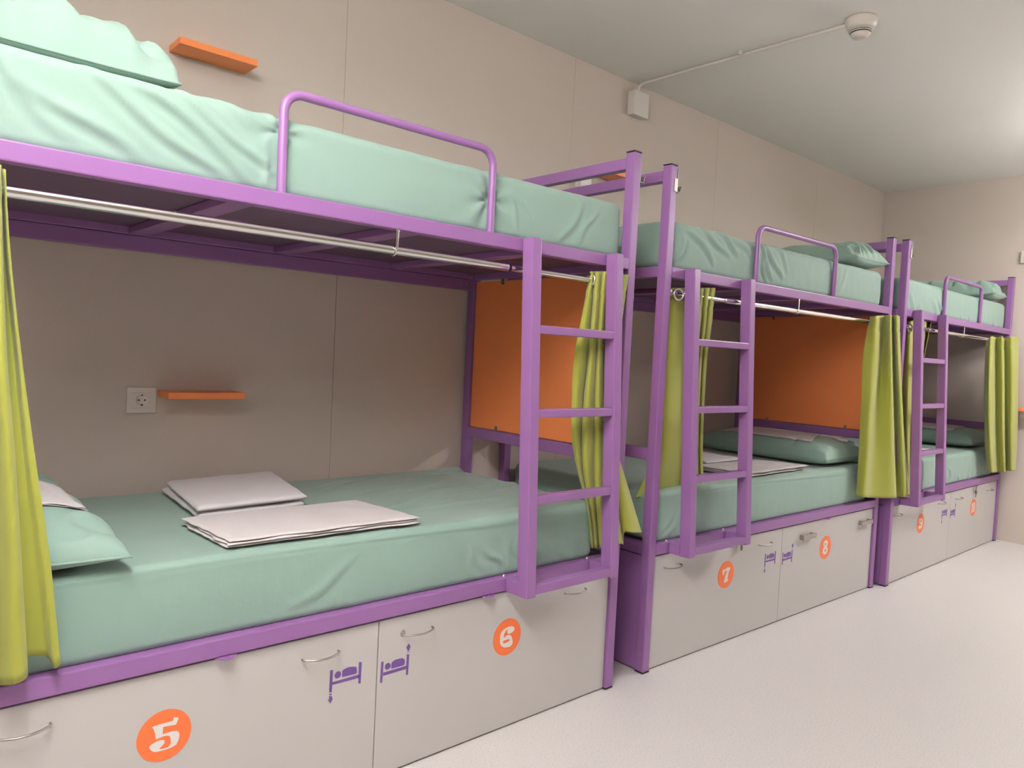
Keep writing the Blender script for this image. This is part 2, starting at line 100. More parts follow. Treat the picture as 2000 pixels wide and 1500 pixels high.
# ------------------------------------------------------------------ mesh helpers
def link(name, me, m, parent=None, smooth=False, loc=None, rotz=None):
    if m: me.materials.append(m)
    if smooth:
        for p in me.polygons: p.use_smooth = True
    o = bpy.data.objects.new(name, me); COL.objects.link(o)
    if parent: o.parent = parent
    if loc: o.location = loc
    if rotz: o.rotation_euler = (0, 0, rotz)
    return o
def tag(o, label=None, cat=None, group=None, kind=None):
    if label: o['label'] = label
    if cat: o['category'] = cat
    if group: o['group'] = group
    if kind: o['kind'] = kind
    return o
def thing(name, label, cat, loc=(0, 0, 0), rotz=0, group=None):
    o = bpy.data.objects.new(name, None); COL.objects.link(o); o.empty_display_size = 0.1
    o.location = loc; o.rotation_euler = (0, 0, rotz)
    return tag(o, label, cat, group)
class MB:
    """collects shapes of one part and links them as one mesh"""
    def __init__(s): s.v = []; s.f = []; s.sm = []
    def add(s, vs, fs, smooth=False):
        n = len(s.v); s.v += [tuple(v) for v in vs]; s.f += [tuple(i+n for i in f) for f in fs]; s.sm += [smooth]*len(fs); return s
    def box(s, x0, x1, y0, y1, z0, z1, b=0.0, M_=None):
        bm = bmesh.new(); bmesh.ops.create_cube(bm, size=1)
        for v in bm.verts: v.co = Vector(((x0+x1)/2+v.co.x*(x1-x0), (y0+y1)/2+v.co.y*(y1-y0), (z0+z1)/2+v.co.z*(z1-z0)))
        if b: bmesh.ops.bevel(bm, geom=bm.edges[:], offset=min(b, 0.45*min(abs(x1-x0), abs(y1-y0), abs(z1-z0))), segments=2, affect='EDGES', profile=0.6)
        if M_: bm.transform(M_)
        bm.verts.index_update()
        s.add([v.co[:] for v in bm.verts], [[v.index for v in f.verts] for f in bm.faces]); bm.free(); return s
    def bar(s, p, q, w, d, b=0.003, ref=(1, 0, 0)):
        """square tube from p to q; w along ref, d across"""
        p, q = Vector(p), Vector(q); z = (q-p); L = z.length; z.normalize(); x = Vector(ref); x = (x-z*x.dot(z)).normalized(); y = z.cross(x)
        Mx = Matrix(((x.x, y.x, z.x, p.x), (x.y, y.y, z.y, p.y), (x.z, y.z, z.z, p.z), (0, 0, 0, 1)))
        return s.box(-w/2, w/2, -d/2, d/2, 0, L, b, Mx)
    def tube(s, pts, r, n=14, caps=True, closed=False):
        P_ = [Vector(p) for p in pts]; N = len(P_); rings = []
        rr = r if isinstance(r, (list, tuple)) else [r]*N
        prev = None; vs = []
        for i in range(N):
            if closed: t = (P_[(i+1) % N]-P_[i-1]).normalized()
            else: t = (P_[min(i+1, N-1)]-P_[max(i-1, 0)]).normalized()
            if prev is None:
                a = Vector((0, 0, 1)) if abs(t.z) < 0.9 else Vector((1, 0, 0)); u = (a-t*a.dot(t)).normalized()
            else: u = (prev-t*prev.dot(t)).normalized()
            prev = u; w = t.cross(u)
            vs += [P_[i]+rr[i]*(math.cos(2*math.pi*k/n)*u+math.sin(2*math.pi*k/n)*w) for k in range(n)]
        fs = []
        for i in range(N if closed else N-1):
            j = (i+1) % N
            for k in range(n): fs.append((i*n+k, i*n+(k+1) % n, j*n+(k+1) % n, j*n+k))
        s.add(vs, fs, True)
        if caps and not closed:
            s.add(vs[:n], [tuple(range(n))[::-1]]); s.add(vs[-n:], [tuple(range(n))])
        return s
    def lathe(s, prof, c, n=40):
        vs = []; fs = []
        for (r, z) in prof: vs += [(c[0]+r*math.cos(2*math.pi*k/n), c[1]+r*math.sin(2*math.pi*k/n), c[2]+z) for k in range(n)]
        for i in range(len(prof)-1):
            for k in range(n): fs.append((i*n+k, i*n+(k+1) % n, (i+1)*n+(k+1) % n, (i+1)*n+k))
        s.add(vs, fs, True); return s
    def plate(s, outline, y, th, f=lambda a, b, y: (a, y, b), holes=()):
        """flat shape given in (x, z), at y (front) with thickness th backwards"""
        bm = bmesh.new()
        def loop(pts):
            vs = [bm.verts.new((p[0], 0, p[1])) for p in pts]
            return [bm.edges.new((vs[i], vs[(i+1) % len(vs)])) for i in range(len(vs))]
        es = loop(outline)
        for h in holes: es += loop(h)
        bmesh.ops.triangle_fill(bm, use_beauty=True, use_dissolve=False, edges=es)
        r = bmesh.ops.extrude_face_region(bm, geom=bm.faces[:])
        bm.normal_update()
        for v in [g for g in r['geom'] if isinstance(g, bmesh.types.BMVert)]: v.co.y += th
        bmesh.ops.recalc_face_normals(bm, faces=bm.faces[:])
        bm.verts.index_update()
        s.add([(v.co.x, v.co.y+y, v.co.z) for v in bm.verts], [[v.index for v in fc.verts] for fc in bm.faces]); bm.free(); return s
    def build(s, name, m, parent=None, loc=None, rotz=None):
        me = bpy.data.meshes.new(name); me.from_pydata(s.v, [], s.f); me.update()
        for p, q in zip(me.polygons, s.sm): p.use_smooth = q
        bm = bmesh.new(); bm.from_mesh(me); bmesh.ops.recalc_face_normals(bm, faces=bm.faces[:]); bm.to_mesh(me); bm.free()
        return link(name, me, m, parent, False, loc, rotz)
def grid_mesh(name, P_, m, parent=None, closed_v=False, smooth=True, solid=0.0, caps=False):
    """P_: array (nu, nv, 3)"""
    nu, nv = P_.shape[:2]; vs = P_.reshape(-1, 3).tolist(); fs = []
    for i in range(nu-1):
        for j in range(nv if closed_v else nv-1):
            k = (j+1) % nv; fs.append((i*nv+j, i*nv+k, (i+1)*nv+k, (i+1)*nv+j))
    if caps:
        fs.append(tuple(range(nv))[::-1]); fs.append(tuple((nu-1)*nv+k for k in range(nv)))
    me = bpy.data.meshes.new(name); me.from_pydata(vs, [], fs); me.update()
    bm = bmesh.new(); bm.from_mesh(me); bmesh.ops.remove_doubles(bm, verts=bm.verts[:], dist=1e-5); bmesh.ops.recalc_face_normals(bm, faces=bm.faces[:]); bm.to_mesh(me); bm.free()
    o = link(name, me, m, parent, smooth)
    if solid:
        md = o.modifiers.new('thickness', 'SOLIDIFY'); md.thickness = solid; md.offset = 0
    return o
def catmull(P_, n):
    """resample control points (k,3) to n points with a centripetal-ish Catmull-Rom"""
    P_ = np.asarray(P_, float); k = len(P_); t = np.linspace(0, k-1, n); i = np.clip(t.astype(int), 0, k-2); u = (t-i)[:, None]
    E = np.vstack([2*P_[0]-P_[1], P_, 2*P_[-1]-P_[-2]])
    p0, p1, p2, p3 = E[i], E[i+1], E[i+2], E[i+3]
    return 0.5*((2*p1)+(-p0+p2)*u+(2*p0-5*p1+4*p2-p3)*u**2+(-p0+3*p1-3*p2+p3)*u**3)

# ------------------------------------------------------------------ setting
def struct(name, mb, m): o = mb.build(name, m); o['kind'] = 'structure'; return o
struct('floor', MB().box(RX0-0.1, FX+0.1, RY0-0.1, WY+0.1, -0.1, 0), M['floor'])
struct('ceiling', MB().box(RX0-0.1, FX+0.1, RY0-0.1, WY+0.1, HZ, HZ+0.1), M['ceiling'])
wb = MB(); xs = [RX0, 0.146, 1.443, 2.728, 4.018, 5.320, FX]
for a, b in zip(xs[:-1], xs[1:]): wb.box(a+(0.0008 if a != RX0 else 0), b-(0.0008 if b != FX else 0), WY, WY+0.018, 0, HZ, 0.001)
struct('wall_back', wb, M['wall'])
struct('wall_back_backing', MB().box(RX0, FX, WY+0.0181, WY+0.1, 0, HZ), M['groove']).name = 'trim_1'
struct('wall_right', MB().box(FX, FX+0.1, RY0, WY+0.1, 0, HZ), M['wall'])
struct('wall_left', MB().box(RX0-0.1, RX0, RY0, WY+0.1, 0, HZ), M['wall'])
struct('wall_front', MB().box(RX0, FX, RY0-0.1, RY0, 0, HZ), M['wall_dark'])
for i, (lx, ly, hx, hy, wt) in enumerate(LAMPS):
    t = thing('ceiling_light', ['white twin tube ceiling light above and left of the camera', 'white twin tube ceiling light towards the end wall'][i], 'light', (lx, ly, HZ-0.34), math.pi/2)
    MB().box(-hx, hx, -0.02, 0.02, -0.02, 0.03, 0.005).box(-hx, -hx+0.03, -hy, hy, -0.035, 0.01, 0.004).box(hx-0.03, hx, -hy, hy, -0.035, 0.01, 0.004).build('housing', M['plastic'], t)
    for sx in (-0.7, 0.7): MB().tube([(sx*hx, 0, 0.03), (sx*hx, 0, 0.3395)], 0.002, 6).build('suspension_wire', M['nickel'], t)
    for sy in (-1, 1): MB().tube([(-hx+0.032, sy*hy*0.6, -0.012), (hx-0.032, sy*hy*0.6, -0.012)], 0.019, 16).build('tube', emis('lamp_tube', (1.0, 0.975, 0.985), wt), t)

# ------------------------------------------------------------------ bunk bed frame (local: x along, y to wall, z up)
L, D, W_, H = 2.04, 0.935, 0.040, 1.974
ZL0, ZL1, ZU0, ZU1 = 0.464, 0.507, 1.550, 1.591
def bunk(label, loc, rotz, ladder_x, guard, side_panel, orange_end, latches, sleeve):
    t = thing('bunk_bed', label, 'bunk bed', loc, rotz, 'purple metal bunk beds')
    P_ = M['purple']
    for x in (0, L-W_):
        for y in (0, D-W_):
            p = MB().box(x, x+W_, y, y+W_, 0.006, H, 0.004).build('post', P_, t)
            MB().box(x-0.0006, x+W_+0.0006, y-0.0006, y+W_+0.0006, H, H+0.005, 0.002).build('post_cap', M['black'], p)
            MB().box(x-0.0005, x+W_+0.0005, y-0.0005, y+W_+0.0005, 0.0, 0.007, 0.002).build('foot_cap', M['black'], p)
    for (z0, z1, nm) in ((ZL0, ZL1, 'lower_side_rail'), (ZU0, ZU1, 'upper_side_rail')):
        for y in (0.0, D-W_): MB().box(W_, L-W_, y, y+W_-0.002, z0, z1, 0.0035).build(nm, P_, t)
        for x in (0.0, L-W_): MB().box(x+0.003, x+W_-0.003, W_, D-W_, z0, z1, 0.0035).build('end_rail', P_, t)
    for x in (0.003, L-W_+0.003):
        MB().box(x-0.003, x+W_-0.008, W_, D-W_, 1.915, 1.957, 0.003).build('top_end_rail', P_, t)
        MB().box(x, x+W_-0.008, W_, D-W_, 0.838, 0.884, 0.003).build('middle_end_rail', P_, t)
    # decks with cross bars under them
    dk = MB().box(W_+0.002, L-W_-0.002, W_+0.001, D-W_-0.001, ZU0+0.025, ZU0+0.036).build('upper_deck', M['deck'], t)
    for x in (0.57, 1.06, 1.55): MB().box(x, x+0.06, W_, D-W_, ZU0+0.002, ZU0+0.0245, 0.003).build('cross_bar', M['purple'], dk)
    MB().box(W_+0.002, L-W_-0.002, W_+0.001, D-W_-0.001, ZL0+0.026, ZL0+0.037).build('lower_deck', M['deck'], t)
    # rear rail shown below the deck
    MB().box(W_, L-W_, D-W_, D-0.012, 1.500, 1.549, 0.003).build('rear_stiffener', P_, t)
    # bolts at the rear corner
    for dx in (0.012, 0.04):
        MB().lathe([(0.0, 0), (0.005, 0), (0.004, 0.003), (0.0, 0.004)], (0, 0, 0), 10).build('bolt', M['nickel'], t, (L-W_-0.03-dx, D-W_-0.001, 1.527)).rotation_euler = (math.pi/2, 0, 0)
    # guard rail: bent round tube
    g0, g1 = guard; zt = 1.840; R_ = 0.05; gp = [(g0, 0.02, ZU1-0.002), (g0, 0.02, zt-R_)]
    gp += [(g0+R_-R_*math.cos(a), 0.02, zt-R_+R_*math.sin(a)) for a in np.linspace(0.15, math.pi/2, 9)]
    gp += [(g1-R_+R_*math.sin(a), 0.02, zt-R_+R_*math.cos(a)) for a in np.linspace(0, math.pi/2-0.15, 9)] + [(g1, 0.02, zt-R_), (g1, 0.02, ZU1-0.002)]
    MB().tube(gp, 0.0115, 16).build('guard_rail', P_, t)
    # ladder: base frame is the part, stringers and rungs its sub-parts
    x0 = ladder_x; x1 = x0+0.395; yb = -0.0555; sd = 0.048
    lad = MB().box(x0, x0+0.038, yb+0.002, -0.0005, ZL0, ZL1, 0.003).box(x1, x1+0.038, yb+0.002, -0.0005, ZL0, ZL1, 0.003)
    lad.box(x0+0.039, x1-0.001, yb-sd+0.002, yb-0.012, ZL0+0.008, ZL1-0.005, 0.003); lad = lad.build('ladder', P_, t)
    for x in (x0, x1):
        MB().bar((x+0.019, yb-sd/2, ZL0), (x+0.019, -sd/2-0.0008, 1.590), 0.039, sd, 0.004).build('stringer', P_, lad)
        MB().lathe([(0.0, 0.008), (0.004, 0.007), (0.006, 0.0)], (x+0.005, 0.018, ZL1-0.001), 10).build('bolt', M['nickel'], lad)
    for z in (1.306, 1.041, 0.768):
        yc = (yb-sd/2)+(z-ZL0)/(1.59-ZL0)*(-yb)
        MB().box(x0+0.0385, x1-0.0005, yc-0.021, yc+0.012, z-0.0135, z+0.0135, 0.003).build('rung', P_, lad)
    # curtain rod: chrome tube with a thicker sleeve, hung by a bracket
    a, b = sleeve; yr, zr = 0.02, 1.495
    rod = MB().tube([(W_+0.001, yr, zr), (L-W_-0.001, yr, zr)], 0.0105, 18).build('curtain_rod', M['chrome'], t)
    MB().tube([(a, yr, zr), (b, yr, zr)], 0.0128, 20).build('sleeve', M['chrome'], rod)
    MB().tube([(b, yr, zr), (b+0.012, yr, zr)], 0.0118, 18).build('sleeve_cap', M['black'], rod)
    for x in (W_, L-W_-0.012): MB().tube([(x+0.0005, yr, zr), (x+0.0115, yr, zr)], 0.019, 18).build('rod_flange', M['chrome'], rod)
    hb = MB().box(1.014, 1.026, yr-0.018, yr+0.002, ZU0-0.004, ZU0, 0.001).box(1.016, 1.024, yr-0.017, yr-0.014, zr, ZU0-0.003, 0.0008)
    hb.tube([(1.02, yr+0.0155*math.cos(q), zr+0.0155*math.sin(q)) for q in np.linspace(0, 2*math.pi, 17)[:-1]], 0.0022, 8, closed=True)
    hb.build('rod_bracket', M['chrome'], rod)
    # purple panel closing the foot of the frame
    if side_panel:
        MB().box(0.004, 0.018, W_+0.001, D-W_-0.001, 0.008, ZL0-0.004, 0.002).build('side_panel', P_, t)
    if orange_end:
        ex = L-W_/2
        pn = MB().box(ex-0.006, ex+0.004, W_+0.003, D-W_-0.003, 0.887, 1.541, 0.004).build('end_panel', M['orange'], t)
        for y in (0.20, 0.70):
            for z in (0.885, 1.527): MB().box(ex-0.0095, ex-0.0055, y, y+0.016, z-0.004, z+0.02, 0.001).lathe([(0.0, 0.003), (0.003, 0.002), (0.003, 0)], (ex-0.008, y+0.008, z+0.02), 8).build('clip', M['nickel'], pn)
    for x in latches:
        n = 12; out = [(x-0.026, 0.0), (x+0.026, 0.0)] + [(x+0.02*math.cos(q), -0.004-0.014*math.sin(q)) for q in np.linspace(0.0, math.pi, n)]
        hole = [(x+0.006*math.cos(q), -0.007+0.004*math.sin(q)) for q in np.linspace(0, 2*math.pi, 11)[:-1]]
        mb = MB().plate(out, 0, 0.003, holes=[hole])
        mb.v = [(v[0], v[2]+0.0, ZL0-0.0005-v[1]) for v in mb.v]   # laid flat under the rail, tongue pointing out
        mb.build('padlock_tab', P_, t)
    return t
BEDS = [((0.096, 0.0, 0.0), 0.0), ((2.3206, 0.005, 0.0), -0.0162), ((4.434, -0.067, 0.0), 0.0047)]
bunk('purple bunk bed nearest the camera, ladder at its far end, numbers 5 and 6 below', *BEDS[0], 1.479, (0.690, 1.361), False, True, (0.586, 1.409), (0.05, 1.437))
bunk('purple bunk bed between the nearest and the farthest one, numbers 7 and 8 below it', *BEDS[1], 0.118, (0.660, 1.382), True, True, (0.64, 1.433), (0.43, 1.97))
bunk('farthest purple bunk bed against the end wall, numbers 9 and 10 below', *BEDS[2], 0.118, (0.667, 1.362), True, False, (0.64, 1.467), (0.43, 1.97))

# ------------------------------------------------------------------ storage chests under the beds
def circle(cx, cz, r, n=48): return [(cx+r*math.cos(2*math.pi*k/n), cz+r*math.sin(2*math.pi*k/n)) for k in range(n)]
def ell(cx, cz, a, b, n=24, rot=0.0):
    return [(cx+a*math.cos(q)*math.cos(rot)-b*math.sin(q)*math.sin(rot), cz+a*math.cos(q)*math.sin(rot)+b*math.sin(q)*math.cos(rot)) for q in [2*math.pi*k/n for k in range(n)]]
G8 = [[(0.0, 0.60), (0.22, 0.57), (0.35, 0.44), (0.37, 0.28), (0.30, 0.13), (0.20, 0.05), (0.34, -0.04), (0.43, -0.20), (0.42, -0.38), (0.30, -0.53), (0.12, -0.60), (-0.12, -0.60), (-0.30, -0.53), (-0.42, -0.38), (-0.43, -0.20), (-0.34, -0.04), (-0.20, 0.05), (-0.30, 0.13), (-0.37, 0.28), (-0.35, 0.44), (-0.22, 0.57)], ell(0, 0.29, 0.10, 0.13), ell(0, -0.27, 0.13, 0.15)]
G9 = [[(-a, -b) for a, b in p] for p in GLYPHS['6']]
G10 = {'one': [(-0.22, 0.58), (-0.22, -0.42), (-0.12, -0.46), (-0.12, -0.58), (-0.58, -0.58), (-0.58, -0.46), (-0.47, -0.42), (-0.47, 0.28), (-0.62, 0.22), (-0.64, 0.32), (-0.40, 0.58)], 'zero': ell(0.28, 0.0, 0.32, 0.59), 'zeroh': ell(0.28, 0.0, 0.11, 0.36)}
def bow_handle(x, z, parent, w=0.104):
    pts = [(x-w/2, 0.0, z), (x-w/2, -0.008, z)] + [(x-w/2+w*u, -0.010-0.022*math.sin(math.pi*u)**0.8, z) for u in np.linspace(0.03, 0.97, 15)] + [(x+w/2, -0.008, z), (x+w/2, 0.0, z)]
    return MB().tube(pts, 0.0028, 10).build('handle', M['nickel'], parent)
def block_handle(x, z, parent, w=0.13):
    return MB().box(x-w/2, x+w/2, -0.026, -0.018, z-0.012, z+0.012, 0.001).box(x-w/2+0.008, x-w/2+0.020, -0.018, 0.0, z-0.012, z+0.012, 0.001).box(x+w/2-0.020, x+w/2-0.008, -0.018, 0.0, z-0.012, z+0.012, 0.001).build('handle', M['nickel'], parent)
def chest(bi, side, num, disc_x, handles, block=False):
    bl, rz = BEDS[bi]
    lab = ORD[bi]
    label = '%s white storage chest with number %s on an orange disc, under the %s bunk bed' % (('left', 'right')[side], num, lab)
    x0, x1 = ((0.042, 1.0185), (1.0215, 1.998))[side]
    cosr, sinr = math.cos(rz), math.sin(rz)
    t = thing('storage_chest', label, 'chest', (bl[0]+x0*cosr-0.012*sinr, bl[1]+x0*sinr+0.012*cosr, 0.0), rz)
    w = x1-x0
    MB().box(0.022 if side == 0 else 0.002, w-(0.022 if side == 1 else 0.002), 0.0185, 0.78, 0.012, 0.440, 0.002).build('carcass', M['white'], t)
    fr = MB().box(0, w, 0, 0.018, 0.006, 0.456, 0.0015).build('front_panel', M['white'], t)
    for h in handles: (block_handle if block else bow_handle)(h-x0, 0.392 if block else 0.402, fr)
    cx = disc_x-x0; cz = 0.305; r = 0.060
    st = MB().plate(circle(cx, cz, r), -0.0008, 0.0007).build('number_disc', M['sticker_orange'], fr)
    g = MB()
    def T(p): return [(cx+a*r, cz+b*r) for a, b in p]
    if num == '10':
        g.plate(T(G10['one']), -0.0014, 0.0006); g.plate(T(G10['zero']), -0.0014, 0.0006, holes=[T(G10['zeroh'])])
    else:
        gg = {'5': GLYPHS['5'], '6': GLYPHS['6'], '7': GLYPHS['7'], '8': G8, '9': G9}[num]
        g.plate(T(gg[0]), -0.0014, 0.0006, holes=[T(h) for h in gg[1:]])
    g.build('numeral', M['sticker_white'], fr)
    ic = MB()
    for p in GLYPHS['icon_down' if side == 0 else 'icon_up']: ic.plate([(a+1.02-x0, b) for a, b in p], -0.0008, 0.0007)
    ic.build('bed_pictogram', M['sticker_purple'], fr)
    if side == 1 and bi == 0:
        MB().tube([(1.101-x0+0.007*math.cos(q), -0.001, 0.404+0.009*math.sin(q)) for q in np.linspace(0, 2*math.pi, 17)[:-1]], 0.0012, 8, closed=True).build('lock_ring', M['nickel'], fr)
    return t
ORD = ['nearest', 'middle', 'farthest']
chest(0, 0, '5', 0.4535, (0.172, 0.842)); chest(0, 1, '6', 1.5075, (1.152, 1.818))
chest(1, 0, '7', 0.556, (0.166, 0.863)); chest(1, 1, '8', 1.460, (1.245, 1.885), True)
chest(2, 0, '9', 0.508, (0.120, 0.835)); chest(2, 1, '10', 1.4955, (1.160, 1.815))

def padlock(label, bi, lx, straps=False):
    bl, rz = BEDS[bi]
    x = bl[0]+lx*math.cos(rz); y = bl[1]+lx*math.sin(rz)-0.0065
    t = thing('padlock', label, 'padlock', (x, y, ZL0-0.045), 0.5, None)
    MB().box(-0.014, 0.014, -0.005, 0.005, -0.012, 0.012, 0.003).build('lock_body', M['brass'], t)
    MB().tube([(-0.009, 0, 0.010), (-0.009, 0, 0.030)]+[(-0.009*math.cos(q), 0, 0.030+0.013*math.sin(q)) for q in np.linspace(0.2, math.pi-0.2, 9)]+[(0.009, 0, 0.030), (0.009, 0, 0.010)], 0.0022, 8).build('shackle', M['nickel'], t)
    if straps:
        MB().tube([(-0.003, 0, -0.012), (0.012, -0.004, -0.03), (0.034, -0.006, -0.040)], 0.0022, 6).build('key_tag', M['black'], t)
padlock('small dull padlock hanging under the ladder foot of the middle bunk bed, above number 7', 1, 0.64)
padlock('small padlock with dangling key tag above number 10 of the farthest bunk bed', 2, 1.467, True)

# ------------------------------------------------------------------ mattresses in fitted sheets
def creases(X, S, cr):
    d = np.zeros_like(X)
    for (x0, s0, x1, s1, amp, w) in cr:
        dx, ds = x1-x0, s1-s0; Ln = math.hypot(dx, ds)+1e-9
        u = ((X-x0)*dx+(S-s0)*ds)/Ln**2; v = ((X-x0)*ds-(S-s0)*dx)/Ln
        v = v+0.012*np.sin(u*5+x0*40)
        taper = np.where((u > 0) & (u < 1), np.sin(np.pi*np.clip(u, 0, 1))**0.6, 0)
        d += amp*taper*(np.exp(-(v/w)**2)-0.6*np.exp(-((v-1.8*w)/w)**2))
    return d
def mattress(label, bi, x0, x1, z0, z1, cr, seed, y0=0.034, y1=0.892, r=0.035, sag=0.004, er=0.05, pinches=()):
    bl, rz = BEDS[bi]
    h = z1-z0; wd = y1-y0
    per = [(y0+0.02, z0)]
    def arc(cy, cz, a0, a1, rr, n=7): return [(cy+rr*math.cos(a), cz+rr*math.sin(a)) for a in np.linspace(a0, a1, n)]
    rb = 0.02
    per = arc(y0+rb, z0+rb, -math.pi/2, -math.pi, rb, 5)
    per += [(y0, z) for z in np.linspace(z0+rb, z1-r, 30)[1:-1]] + arc(y0+r, z1-r, math.pi, math.pi/2, r, 9)
    per += [(y, z1) for y in np.linspace(y0+r, y1-r, 110)[1:-1]] + arc(y1-r, z1-r, math.pi/2, 0, r, 7)
    per += [(y1, z) for z in np.linspace(z1-r, z0+rb, 8)[1:-1]] + arc(y1-rb, z0+rb, 0, -math.pi/2, rb, 4)
    per += [(y, z0) for y in np.linspace(y1-rb, y0+rb, 16)[1:-1]]
    per = np.array(per); nv = len(per)
    ds = np.linalg.norm(np.diff(per, axis=0), axis=1); s = np.concatenate([[0], np.cumsum(ds)])
    nu = 230; Lx = x1-x0
    e = np.linspace(0, 1, 12); ends = er*(1-np.cos(e*math.pi/2))
    xsn = np.concatenate([ends[:-1], np.linspace(er, Lx-er, nu), (Lx-ends[:-1][::-1])])
    X = np.repeat(xsn[:, None], nv, 1); S = np.repeat(s[None, :], len(xsn), 0)
    cy, cz = (y0+y1)/2, (z0+z1)/2
    de = np.minimum(xsn, Lx-xsn); ins = np.where(de < er, er*(1-np.sqrt(np.clip(1-(1-de/er)**2, 0, 1))), 0)
    Y = cy+(per[None, :, 0]-cy)*(1-ins[:, None]*2/wd); Z = cz+(per[None, :, 1]-cz)*(1-ins[:, None]*1.25/h)
    # outward normal of the section
    tn = np.roll(per, -1, 0)-np.roll(per, 1, 0); nn = np.stack([-tn[:, 1], tn[:, 0]], 1); nn /= np.linalg.norm(nn, axis=1)[:, None]+1e-9
    if nn[20, 0] > 0: nn = -nn
    d = creases(X, S, cr)
    rng = random.Random(seed); ox = rng.random()*50
    for i in range(X.shape[0]):
        for j in range(0, nv):
            d[i, j] += 0.0020*noise.noise(Vector((X[i, j]*5+ox, S[i, j]*7, seed))) + 0.0008*noise.noise(Vector((X[i, j]*22+ox, S[i, j]*15, seed)))
    # bulge of the front face
    fr = np.exp(-((S-h*0.5)/(h*0.33))**2); d += 0.003*fr
    for (px, ps, amp, rad) in pinches:
        rr = np.hypot(X-px, (S-ps)*0.8); an = np.arctan2(S-ps, X-px)
        d += amp*np.exp(-rr/rad)*(np.sin(an*7+px*9)*np.clip(rr/0.02, 0, 1)) - amp*1.6*np.exp(-(rr/(rad*0.35))**2)
    mask = np.clip(de/0.02, 0, 1)[:, None]*np.clip(S/0.03, 0, 1); d = d*mask
    bottom = (per[:, 1] < z0+0.004); d[:, bottom] = 0
    Y = Y+d*nn[None, :, 0]; Z = Z+d*nn[None, :, 1]-sag*np.sin(math.pi*X/Lx)*np.clip((Z-z0)/h, 0, 1)
    for (px, ps, amp, rad) in pinches: Y = np.maximum(Y, np.where(np.abs(X+0.0-px) < 0.03, 0.0325+0.0*X, y0-0.010))
    Y = np.maximum(Y, y0-0.010)
    # loose hem at the bottom of the front
    P_ = np.stack([X+x0, Y, Z], 2)
    t = thing('mattress', label, 'mattress', bl, rz)
    grid_mesh('fitted_sheet', P_, M['sheet'], t, closed_v=True, caps=True)
    return t
def rand_creases(seed, n, x0, x1, s0, s1, ang, amp=0.004, w=0.010, ln=(0.08, 0.25)):
    g = random.Random(seed); out = []
    for _ in range(n):
        a = ang+g.uniform(-0.3, 0.3); l = g.uniform(*ln); x = g.uniform(x0, x1); s = g.uniform(s0, s1)
        out.append((x, s, x+l*math.cos(a), s+l*math.sin(a), amp*g.uniform(0.4, 1.2), w*g.uniform(0.6, 1.6)))
    return out
UZ0, UZ1, LZ0, LZ1 = 1.5885, 1.785, 0.5035, 0.706
# A upper: long diagonals left of the guard rail
crA = [(0.20, 0.21, 0.52, 0.03, 0.006, 0.012), (0.30, 0.215, 0.60, 0.02, 0.007, 0.012), (0.38, 0.24, 0.66, 0.04, 0.005, 0.010), (0.10, 0.16, 0.34, 0.02, 0.005, 0.014),
       (0.45, 0.24, 0.60, 0.14, 0.004, 0.012), (0.60, 0.03, 0.665, 0.19, 0.006, 0.012), (0.02, 0.2, 0.2, 0.05, 0.004, 0.014), (1.72, 0.03, 1.80, 0.17, 0.004, 0.010), (1.62, 0.02, 1.74, 0.19, 0.004, 0.012), (1.45, 0.03, 1.38, 0.16, 0.004, 0.01), (1.5, 0.06, 1.4, 0.18, 0.003, 0.008)]
crA += rand_creases(1, 20, 0.1, 1.8, 0.3, 1.0, 0.5, 0.003, 0.02, (0.15, 0.4))
mattress('mint green mattress on the upper level of the nearest bunk bed', 0, 0.046, 1.996, UZ0, UZ1+0.003, [(a, b, c, d, e*1.5, f) for a, b, c, d, e, f in crA], 1, r=0.03, er=0.035, pinches=[(0.645, 0.17, 0.008, 0.05), (1.315, 0.12, 0.010, 0.06)])
crAl = rand_creases(2, 9, 0.8, 1.75, 0.05, 0.14, -0.9, 0.0035, 0.012, (0.08, 0.16)) + rand_creases(3, 26, 1.0, 1.8, 0.28, 0.95, 0.25, 0.0045, 0.012, (0.25, 0.5)) + rand_creases(33, 6, 0.3, 1.0, 0.3, 0.8, 1.2, 0.004, 0.03, (0.2, 0.4))
crAl += [(0.0, 0.193, 1.94, 0.193, 0.0022, 0.005), (1.35, 0.14, 1.43, 0.04, 0.004, 0.010), (1.42, 0.15, 1.48, 0.03, 0.005, 0.009), (1.49, 0.14, 1.53, 0.03, 0.004, 0.009), (1.28, 0.13, 1.38, 0.05, 0.004, 0.010), (0.70, 0.05, 0.9, 0.15, 0.004, 0.014)]
mattress('mint green mattress on the lower level of the nearest bunk bed, towels lying on it', 0, 0.046, 1.935, LZ0, LZ1, crAl, 2, r=0.022, y0=0.026)
crB = [(0.12, 0.20, 0.32, 0.06, 0.006, 0.012), (0.22, 0.22, 0.42, 0.10, 0.006, 0.012), (0.32, 0.22, 0.50, 0.13, 0.007, 0.012), (0.42, 0.22, 0.60, 0.12, 0.005, 0.012), (0.05, 0.03, 0.11, 0.15, 0.006, 0.01),
       (0.66, 0.21, 0.78, 0.04, 0.007, 0.012), (0.70, 0.22, 0.86, 0.05, 0.007, 0.012), (0.78, 0.23, 0.92, 0.10, 0.005, 0.012), (0.68, 0.15, 0.73, 0.02, 0.006, 0.010), (1.3, 0.24, 1.1, 0.22, 0.004, 0.015), (1.52, 0.18, 1.40, 0.05, 0.003, 0.012)]
